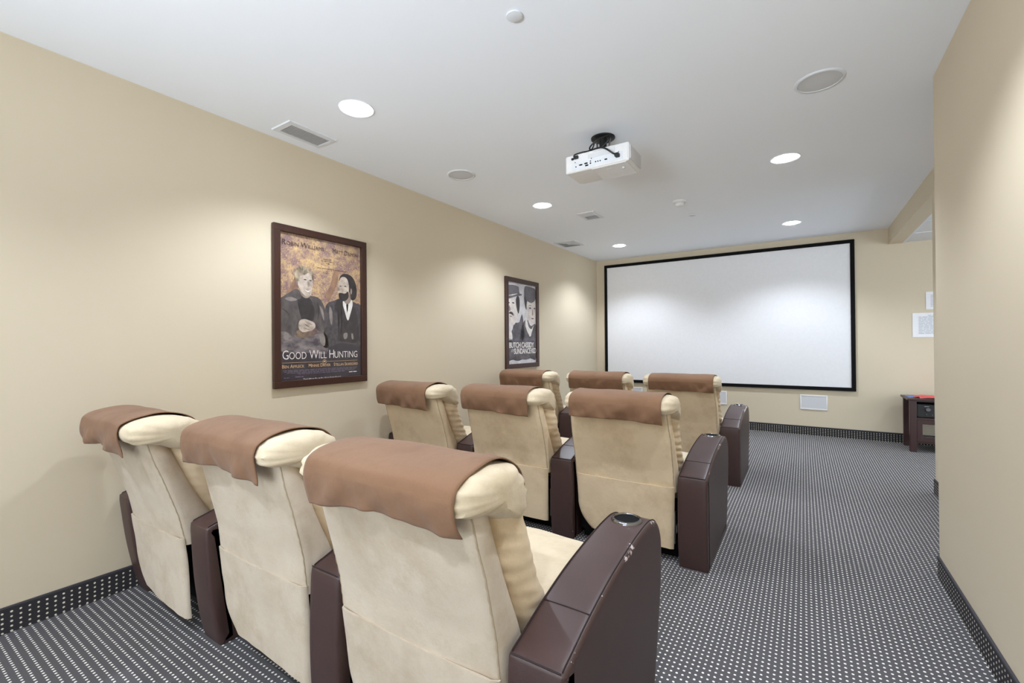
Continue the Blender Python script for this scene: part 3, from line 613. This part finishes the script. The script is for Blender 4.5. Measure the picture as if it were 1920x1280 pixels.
fig(sh, 'printed_figure', [('coat', 1, 30, [(4.74, 1.12), (4.72, 1.36), (4.78, 1.50), (4.86, 1.56), (4.96, 1.52), (5.04, 1.50), (5.1085, 1.48), (5.1085, 1.10), (5.00, 1.09), (4.86, 1.10)]),
    ('shirt', 2, 14, [(4.86, 1.60), (4.84, 1.48), (4.95, 1.34), (5.00, 1.40), (5.06, 1.52), (5.00, 1.44), (4.92, 1.47)]),
    ('face', 3, 26, [(4.875, 1.74), (4.88, 1.62), (4.92, 1.53), (4.98, 1.48), (5.06, 1.52), (5.10, 1.62), (5.1085, 1.76), (5.06, 1.83), (4.96, 1.84), (4.90, 1.81)]),
    ('dark', 2, 12, [(4.82, 1.86), (4.83, 1.74), (4.87, 1.68), (4.885, 1.76), (4.90, 1.83)]),
    ('hat', 5, 24, [(4.83, 1.97), (4.82, 1.86), (4.88, 1.80), (4.98, 1.775), (5.06, 1.80), (5.1085, 1.85), (5.1085, 1.88), (5.09, 1.96), (5.02, 1.975), (4.92, 1.98)]),
    ('dark', 4, 8, [(4.93, 1.708), (4.96, 1.718), (4.99, 1.708), (4.96, 1.698)]), ('dark', 4, 8, [(5.05, 1.71), (5.075, 1.72), (5.10, 1.71), (5.075, 1.70)]),
    ('dark', 4, 8, [(4.92, 1.735), (4.96, 1.748), (5.0, 1.738), (4.96, 1.740)]), ('skin2', 4, 8, [(5.02, 1.70), (5.04, 1.63), (5.015, 1.615), (5.005, 1.63)]), ('dark', 4, 8, [(4.98, 1.578), (5.02, 1.583), (5.06, 1.577), (5.02, 1.568)])])
fig(sh, 'printed_ground', [('coat', 2, 26, [(4.4315, 1.07), (4.4315, 1.28), (4.60, 1.30), (4.80, 1.29), (5.00, 1.30), (5.1085, 1.29), (5.1085, 1.06), (5.04, 1.045), (4.96, 1.065), (4.86, 1.05), (4.78, 1.06), (4.66, 1.04), (4.54, 1.06), (4.48, 1.05)])])
P2 = lambda u, v: (0.0122, u, v)
text('lettering', 'PAUL NEWMAN', 'ink_lilac', sh, 4.465, 1.283, 0.030, 0.28, to=P2); text('lettering', 'ROBERT REDFORD', 'ink_lilac', sh, 4.785, 1.288, 0.030, 0.31, to=P2)
text('lettering', 'BUTCH CASSIDY', 'ink_white', sh, 4.462, 1.205, 0.066, 0.585, to=P2, spacing=0.9, bold=0.02)
text('lettering', '& THE', 'ink_white', sh, 4.505, 1.152, 0.036, 0.055, to=P2)
text('lettering', 'SUNDANCE KID', 'ink_white', sh, 4.565, 1.130, 0.066, 0.535, to=P2, spacing=0.9, bold=0.02)

# ------------------------------------------------------------------ ceiling fittings
for i, (x, y) in enumerate(DOWNLIGHTS):
    where = {0: 'nearest along the beige wall', 1: 'second along the beige wall', 2: 'in the far corner near the screen', 3: 'on the aisle side, beyond the projector', 4: 'on the aisle side, nearest the screen',
             5: 'on the aisle side, above the nearest row', 6: 'behind the viewer along the beige wall', 7: 'behind the viewer on the aisle side', 8: 'farthest behind the viewer by the beige wall', 9: 'farthest behind the viewer on the aisle side'}[i]
    t = thing('downlight', 'lit round recessed downlight with white trim, ' + where, 'ceiling light', (x, y, ZC), 'recessed ceiling downlights')
    MB().lathe([(0.080, 0.0), (0.088, -0.001), (0.098, -0.004), (0.100, -0.0005), (0.100, 0.0)], (0, 0, 0), 40, caps=(False, False)).build('trim_ring', 'offwhite', t, smooth=True)
    MB().lathe([(0.079, -0.001), (0.072, -0.006), (0.045, -0.013), (0.0005, -0.016)], (0, 0, 0), 40, caps=(False, True)).build('lens', 'lens', t, smooth=True)
for x, y, w in ((-2.342, 2.866, 'over the middle of the beige wall side'), (0.087, 2.907, 'above the aisle, larger in view')):
    t = thing('ceiling_speaker', 'round grey perforated ceiling speaker ' + w, 'speaker', (x, y, ZC), 'round ceiling speakers')
    MB().lathe([(0.100, 0.0), (0.101, -0.006), (0.112, -0.005), (0.117, 0.0)], (0, 0, 0), 48, caps=(False, False)).build('rim', 'offwhite', t, smooth=True)
    MB().lathe([(0.100, -0.003), (0.06, -0.0045), (0.0005, -0.005)], (0, 0, 0), 48, caps=(False, True)).build('grille', 'grille', t, smooth=True)
for x, y, r, w in ((-1.012, 1.600, 0.034, 'nearest the viewer'), (-1.002, 5.185, 0.036, 'beyond the smoke detector')):
    t = thing('sprinkler_cover', 'small flat white round sprinkler cover on ceiling, ' + w, 'sprinkler', (x, y, ZC), 'sprinkler covers')
    MB().lathe([(r * 0.86, 0.0), (r * 0.86, -0.004)], (0, 0, 0), 36, caps=(False, False)).build('shadow_gap', 'slat', t)
    MB().lathe([(0.0005, -0.004), (r, -0.004), (r, -0.0065), (r * 0.9, -0.0075), (0.0005, -0.008)], (0, 0, 0), 36).build('cover_plate', 'offwhite', t, smooth=True)
t = thing('smoke_detector', 'small white domed smoke detector on ceiling beyond the projector', 'smoke detector', (-1.007, 4.604, ZC))
MB().lathe([(0.062, 0.0), (0.064, -0.010), (0.060, -0.016), (0.0005, -0.016)], seg=36).build('base', 'white', t, smooth=True)
MB().lathe([(0.050, -0.016), (0.048, -0.026), (0.040, -0.032)], seg=36, caps=(False, False)).build('sensor_slots', 'slat', t, smooth=True)
MB().lathe([(0.042, -0.031), (0.036, -0.044), (0.026, -0.050), (0.0005, -0.051)], seg=36).build('cap', 'white', t, smooth=True)

def vent_frame(t, x0, x1, y0, y1, ix0, ix1, iy0, iy1, h=0.006):
    m = MB(); z1, z0 = 0.0, -h
    o = [(x0, y0), (x1, y0), (x1, y1), (x0, y1)]; i = [(ix0, iy0), (ix1, iy0), (ix1, iy1), (ix0, iy1)]
    m.loft([[(a, b, 0.0) for a, b in o], [(a * 0.97 + (ix0 + ix1) / 2 * 0.03, b * 0.97 + (iy0 + iy1) / 2 * 0.03, z0) for a, b in o], [(a, b, z0) for a, b in i], [(a, b, -0.0005) for a, b in i]], caps=(False, False))
    m.build('vent_frame', 'offwhite', t)
    MB().box(ix0, ix1, iy0, iy1, -0.0012, -0.0002).build('vent_back', 'duct', t)
def slats(t, x0, x1, ys, tilt, mat, along='x', w=0.007, name='slat'):
    for y in ys:
        a = math.cos(tilt) * w; b = math.sin(tilt) * w
        m = MB()
        if along == 'x': m.add([(x0, y - a, -0.004 - b), (x1, y - a, -0.004 - b), (x1, y + a, -0.004 + b), (x0, y + a, -0.004 + b), (x0, y - a, -0.005 - b), (x1, y - a, -0.005 - b), (x1, y + a, -0.005 + b), (x0, y + a, -0.005 + b)],
                               [(0, 1, 2, 3), (7, 6, 5, 4), (0, 4, 5, 1), (2, 6, 7, 3), (0, 3, 7, 4), (1, 5, 6, 2)])
        else: m.add([(y - a, x0, -0.004 - b), (y - a, x1, -0.004 - b), (y + a, x1, -0.004 + b), (y + a, x0, -0.004 + b), (y - a, x0, -0.005 - b), (y - a, x1, -0.005 - b), (y + a, x1, -0.005 + b), (y + a, x0, -0.005 + b)],
                    [(0, 1, 2, 3), (7, 6, 5, 4), (0, 4, 5, 1), (2, 6, 7, 3), (0, 3, 7, 4), (1, 5, 6, 2)])
        m.build(name, mat, t)
t = thing('return_air_vent', 'long white ceiling vent with grey slats by the beige wall above the large poster', 'vent', (-2.740, 1.742, ZC), 'ceiling vents')
vent_frame(t, -0.104, 0.104, -0.170, 0.166, -0.075, 0.060, -0.132, 0.143)
slats(t, -0.074, 0.059, [-0.127 + 0.0125 * k for k in range(22)], 0.35, 'slat', w=0.0045)
t = thing('supply_air_vent', 'small white ceiling vent with half dark louvres between two downlights', 'vent', (-1.935, 4.570, ZC), 'ceiling vents')
vent_frame(t, -0.105, 0.105, -0.150, 0.150, -0.068, 0.066, -0.120, 0.120)
slats(t, -0.067, 0.065, [-0.112 + 0.014 * k for k in range(8)], -0.5, 'slat', w=0.006)
slats(t, -0.067, 0.065, [0.014 + 0.014 * k for k in range(8)], 0.5, 'offwhite', w=0.008)
t = thing('ceiling_diffuser', 'square white four way ceiling diffuser in the far corner', 'vent', (-2.722, 5.690, ZC), 'ceiling vents')
vent_frame(t, -0.165, 0.165, -0.188, 0.188, -0.128, 0.128, -0.150, 0.150)
for k in range(4):
    a0 = 0.126 - 0.029 * k; b0 = a0 + 0.022
    m = MB(); m.loft([[(sx * (a0 - d), sy * (b0 - d), z) for sx, sy in ((-1, -1), (1, -1), (1, 1), (-1, 1))] for d, z in ((0.0, -0.002), (0.016, -0.010), (0.018, -0.009), (0.003, -0.002))], caps=(False, False))
    m.build('cone_ring', 'slat', t)
MB().rbox(-0.018, 0.018, -0.03, 0.03, -0.010, -0.004, 0.002, 1).build('centre_plate', 'offwhite', t)

# ------------------------------------------------------------------ projector
t = thing('projector', 'white projector hanging from the ceiling on a black mount', 'projector', (-1.125, 2.890, ZC))
ZB, ZT = 2.400 - ZC, 2.518 - ZC
body = MB(); prof = []
rings = []
for y, g_ in ((-0.130, 0.010), (-0.122, 0.0), (0.09, 0.0), (0.128, 0.012)):
    n = 4; ring = []
    hx = 0.220 - g_; zb = ZB + g_ * 0.6; zt = ZT - g_ * 0.6; r = 0.012
    for cx, cz, a0 in ((hx - r, zt - r, 0), (-hx + r, zt - r, 90), (-hx + r, zb + r, 180), (hx - r, zb + r, 270)):
        for k in range(5):
            a = math.radians(a0 + 90 * k / 4); ring.append((cx + r * math.cos(a), y, cz + r * math.sin(a)))
    rings.append(ring)
MB().loft(rings).build('body', 'white', t, smooth=True, angle=35)
for sx in (-1, 1): MB().rbox(sx * 0.2185 - 0.003, sx * 0.2185 + 0.008, -0.112, 0.105, ZB + 0.016, ZT - 0.014, 0.004, 2).build('side_panel', 'wallgrille' if sx > 0 else 'white', t, smooth=True)
pn = MB().box(-0.165, 0.180, -0.1325, -0.129, ZB + 0.012, ZB + 0.062).build('socket_panel', 'offwhite', t)
ports = [('round', -0.140, 0.020, 0.004), ('oval', -0.105, 0.026, 0.011), ('oval', -0.068, 0.028, 0.011), ('square', -0.063, 0.014, 0.011), ('round', -0.036, 0.022, 0.005), ('round', -0.036, 0.036, 0.004),
         ('round', 0.000, 0.024, 0.0042), ('round', 0.016, 0.024, 0.0042), ('round', 0.031, 0.024, 0.0042), ('square', 0.070, 0.024, 0.009), ('round', -0.145, 0.050, 0.003), ('round', -0.03, 0.052, 0.003), ('round', 0.155, 0.052, 0.003)]
for k, x, z, r in ports:
    z = ZB + 0.012 + z
    if k == 'round': m = MB(); m.loft([[(x + r * math.cos(a), y, z + r * math.sin(a)) for a in [2 * math.pi * j / 14 for j in range(14)]] for y in (-0.1345, -0.132)])
    elif k == 'oval': m = MB(); m.loft([[(x + r * 1.2 * math.cos(a), y, z + r * 0.45 * math.sin(a)) for a in [2 * math.pi * j / 16 for j in range(16)]] for y in (-0.1350, -0.132)])
    else: m = MB().rbox(x - r, x + r, -0.1350, -0.131, z - r * 0.45, z + r * 0.45, 0.001, 1)
    m.build('socket', 'gun', pn)
vg = MB().box(-0.055, 0.130, -0.1318, -0.1285, ZT - 0.050, ZT - 0.022).build('exhaust_grille', 'grille', t)
for k in range(3): MB().box(-0.020, 0.130, -0.1320, -0.1295, ZT - 0.016 + k * 0.005, ZT - 0.0135 + k * 0.005).build('vent_slot', 'slat', t)
MB().rbox(-0.035, 0.20, -0.12, 0.11, ZB - 0.004, ZB + 0.004, 0.002, 1).build('base_cover', 'white', t)
MB().rbox(0.05, 0.085, -0.070, -0.066, ZB - 0.0052, ZB - 0.003, 0.0005, 1).build('latch', 'slat', t)
MB().lathe([(0.010, 0.0), (0.010, -0.010), (0.0005, -0.011)], (0.155, -0.04, ZB - 0.003), 20).build('foot', 'slat', t)
MB().lathe([(0.030, 0.0), (0.030, 0.010), (0.026, 0.012), (0.0005, 0.012)], (-0.07, 0.128, ZB + 0.05), 24).build('lens_hood', 'gun', t)
m = MB().lathe([(0.0005, 0.0), (0.080, 0.0), (0.080, -0.006), (0.074, -0.010), (0.0005, -0.010)], (0.0, 0, 0), 40)
m.build('ceiling_plate', 'black', t, smooth=True)
MB().lathe([(0.026, -0.009), (0.024, ZT * 0.5), (0.035, ZT + 0.012), (0.0005, ZT + 0.012)], (0, 0, 0), 24).build('mount_stem', 'black', t, smooth=True)
MB().rbox(-0.075, 0.075, -0.075, 0.045, ZT + 0.001, ZT + 0.013, 0.003, 1).rbox(-0.10, -0.07, -0.085, -0.060, ZT + 0.001, ZT + 0.022, 0.003, 1).build('mount_bracket', 'black', t)
for a in (40, 140): MB().tube([(0.062 * math.cos(math.radians(a)), 0.062 * math.sin(math.radians(a)) - 0.03, -0.008), (0.05 * math.cos(math.radians(a)), 0.04 * math.sin(math.radians(a)) - 0.03, ZT + 0.01)], 0.006, 8).build('mount_arm', 'steel', t, smooth=True)
cab = [(-0.045, -0.085, ZT + 0.020), (-0.01, -0.105, ZT + 0.016), (0.05, -0.150, ZT - 0.008), (0.095, -0.175, ZT - 0.040), (0.130, -0.168, ZT - 0.070), (0.150, -0.140, ZB + 0.042)]
c = MB().tube(spline(cab, 28), 0.0055, 8).build('cable', 'black', t, smooth=True)
MB().rbox(0.137, 0.163, -0.165, -0.131, ZB + 0.028, ZB + 0.050, 0.003, 2).build('plug', 'black', c, smooth=True)
c = MB().tube(spline([(-0.04, -0.05, -0.03), (-0.05, -0.08, ZT + 0.028), (-0.11, -0.115, ZT + 0.010), (-0.150, -0.135, ZT - 0.004), (-0.152, -0.136, ZT - 0.022)], 24), 0.0045, 8).build('cable', 'black', t, smooth=True)
MB().rbox(-0.152, -0.122, -0.146, -0.129, ZT - 0.034, ZT - 0.014, 0.003, 2).rbox(-0.172, -0.156, -0.140, -0.129, ZT - 0.036, ZT - 0.022, 0.002, 1).build('plug', 'black', c, smooth=True)
c = MB().tube(spline([(0.06, -0.06, -0.02), (0.0, -0.10, -0.050), (-0.06, -0.09, ZT + 0.035), (-0.03, -0.04, ZT + 0.03), (0.05, -0.03, -0.04), (0.07, -0.06, -0.02)], 30), 0.005, 8).build('cable', 'black', t, smooth=True)

# ------------------------------------------------------------------ far wall fittings
for x0, x1, w in ((-0.0425, 0.262, 'beside the aisle end of the screen'), (-1.245, -0.941, 'below the middle of the screen'), (-2.480, -2.176, 'below the corner end of the screen')):
    t = thing('wall_speaker', 'white rectangular in-wall speaker ' + w, 'speaker', ((x0 + x1) / 2, YF, 0.439), 'in-wall speakers below the screen')
    hx, hz, b = 0.1523, 0.098, 0.017
    for a in ((-hx, hx, hz - b, hz), (-hx, hx, -hz, -hz + b), (-hx, -hx + b, -hz + b, hz - b), (hx - b, hx, -hz + b, hz - b)):
        MB().rbox(a[0], a[1], -0.012, 0.0, a[2], a[3], 0.003, 2).build('frame_rail', 'white', t, smooth=True)
    MB().rbox(-hx + b, hx - b, -0.008, -0.001, -hz + b, hz - b, 0.002, 1).build('grille', 'wallgrille', t)
for x0, z0, z1, w, lab in ((1.114, 1.2914, 1.5823, 0.40, 'white landscape notice sheet of small grey text on the far wall, lower one'), (1.238, 1.6217, 1.8324, 0.30, 'smaller white notice sheet on the far wall above the landscape notice')):
    t = thing('notice_sheet', lab, 'notice', (x0, YF, z0), 'notices on the far wall')
    h = z1 - z0; m = MB(); n = 8
    m.loft([[(w * k / n, -0.002 - 0.004 * abs(k / n - 0.5) - d, zz) for k in range(n + 1)] for zz, d in ((0, 0.0), (h, 0.0))], closed=False, caps=(False, False))
    m.loft([[(w * k / n, -0.0005, zz) for k in range(n + 1)] for zz in (0, h)], closed=False, caps=(False, False))
    m.build('sheet', 'paper', t)
    m = MB(); rows = 13 if h > 0.25 else 9
    for i in range(rows):
        z = h * 0.90 - i * h * 0.80 / rows; u = w * (0.14 if i else 0.35)
        while u < w * (0.93 if i else 0.65):
            ww = rnd.uniform(0.02, 0.06); ww = min(ww, w * 0.94 - u)
            m.box(u, u + ww, -0.0068, -0.0062, z - 0.006, z); u += ww + 0.008
    stuff(m.build('text_lines', 'ink', t))

# media stand in the alcove corner
t = thing('media_stand', 'dark cherry wood media stand standing against the far wall', 'cabinet', (1.0, 6.685, 0))
W, D, H = 1.10, 0.42, 0.60
MB().rbox(-0.02, W + 0.02, -0.012, D + 0.01, H - 0.022, H, 0.004, 2).build('top', 'cherry', t)
for x in (0.0, W - 0.06):
    for y in (0.0, D - 0.05): MB().rbox(x, x + 0.06, y, y + 0.05, 0, H - 0.022, 0.003, 2).build('leg', 'cherry', t)
MB().rbox(0.05, W - 0.05, 0.012, D - 0.01, 0.365, 0.385, 0.002, 1).build('shelf', 'cherry', t)
MB().rbox(0.05, W - 0.05, 0.012, D - 0.01, 0.100, 0.120, 0.002, 1).build('shelf', 'cherry', t)
MB().box(0.05, W - 0.05, 0.30, 0.312, 0.385, H - 0.022).build('back_panel', 'cherry', t)
MB().box(0.05, W - 0.05, 0.02, 0.035, H - 0.036, H - 0.022).build('top_rail', 'cherry', t)
for x0 in (0.062, 0.552):
    d = None
    m = MB(); x1 = x0 + 0.486; z0, z1, b = 0.122, 0.362, 0.045
    m.box(x0, x1, 0.0, 0.018, z1 - b, z1).box(x0, x1, 0.0, 0.018, z0, z0 + b).box(x0, x0 + b, 0.0, 0.018, z0 + b, z1 - b).box(x1 - b, x1, 0.0, 0.018, z0 + b, z1 - b)
    d = m.build('door', 'cherry', t); MB().box(x0 + b, x1 - b, 0.007, 0.010, z0 + b, z1 - b).build('door_pane', 'glazing', d)
    MB().lathe([(0.006, 0), (0.006, 0.012), (0.010, 0.016), (0.0005, 0.018)], (x0 + (0.46 if x0 < 0.3 else 0.026), -0.002, 0.25), 16).build('knob', 'steel', d)
t = thing('receiver', 'black audio receiver with round knobs on the upper shelf of the media stand', 'receiver', (1.07, 6.72, 0.385))
MB().rbox(0.0, 0.44, 0.0, 0.26, 0.006, 0.150, 0.004, 2).build('housing', 'black', t)
def dial(x, z, r, d, mat, name='knob'):
    m = MB(); m.loft([[(x + q * math.cos(a), y, z + q * math.sin(a)) for a in [2 * math.pi * j / 20 for j in range(20)]] for q, y in ((r, 0.0), (r, -d * 0.8), (r * 0.85, -d))]); m.build(name, mat, t, smooth=True)
dial(0.090, 0.095, 0.024, 0.018, 'chrome'); dial(0.075, 0.040, 0.007, 0.010, 'chrome', 'button'); dial(0.125, 0.036, 0.007, 0.010, 'chrome', 'button'); dial(0.36, 0.085, 0.030, 0.020, 'chrome')
MB().box(0.17, 0.32, -0.003, 0.0, 0.062, 0.070).build('display', 'steel', t); MB().box(0.06, 0.10, -0.003, 0.0, 0.124, 0.130).build('button', 'steel', t)
for x in (0.04, 0.40):
    for y in (0.03, 0.22): MB().box(x - 0.012, x + 0.012, y - 0.012, y + 0.012, 0.0, 0.006).build('foot', 'black', t)
# papers lying on the stand
def folder(loc, rz, w, d, h, mat, label, lift=0.0):
    t = thing('folder' if mat == 'red' else 'leaflet', label, 'folder' if mat == 'red' else 'leaflet', loc); t.rotation_euler = (0, lift, rz)
    MB().rbox(0, w, 0, d, 0.0, h * 0.35, 0.0008, 1).build('back_cover', mat, t); MB().box(0.003, w - 0.003, 0.004, d - 0.004, h * 0.35, h * 0.75).build('sheets', 'paper', t)
    MB().rbox(0, w, 0, d, h * 0.75, h, 0.0008, 1).build('front_cover', mat, t)
folder((1.10, 6.76, 0.6005), 0.10, 0.33, 0.25, 0.010, 'red', 'red card folder lying flat on the media stand top')
folder((1.05, 6.80, 0.6110), -0.45, 0.30, 0.22, 0.008, 'red', 'red card folder lying askew on top of the stack on the media stand')
folder((1.005, 6.80, 0.6005), 0.05, 0.088, 0.21, 0.004, 'blue', 'blue printed leaflet at the corner of the media stand top')
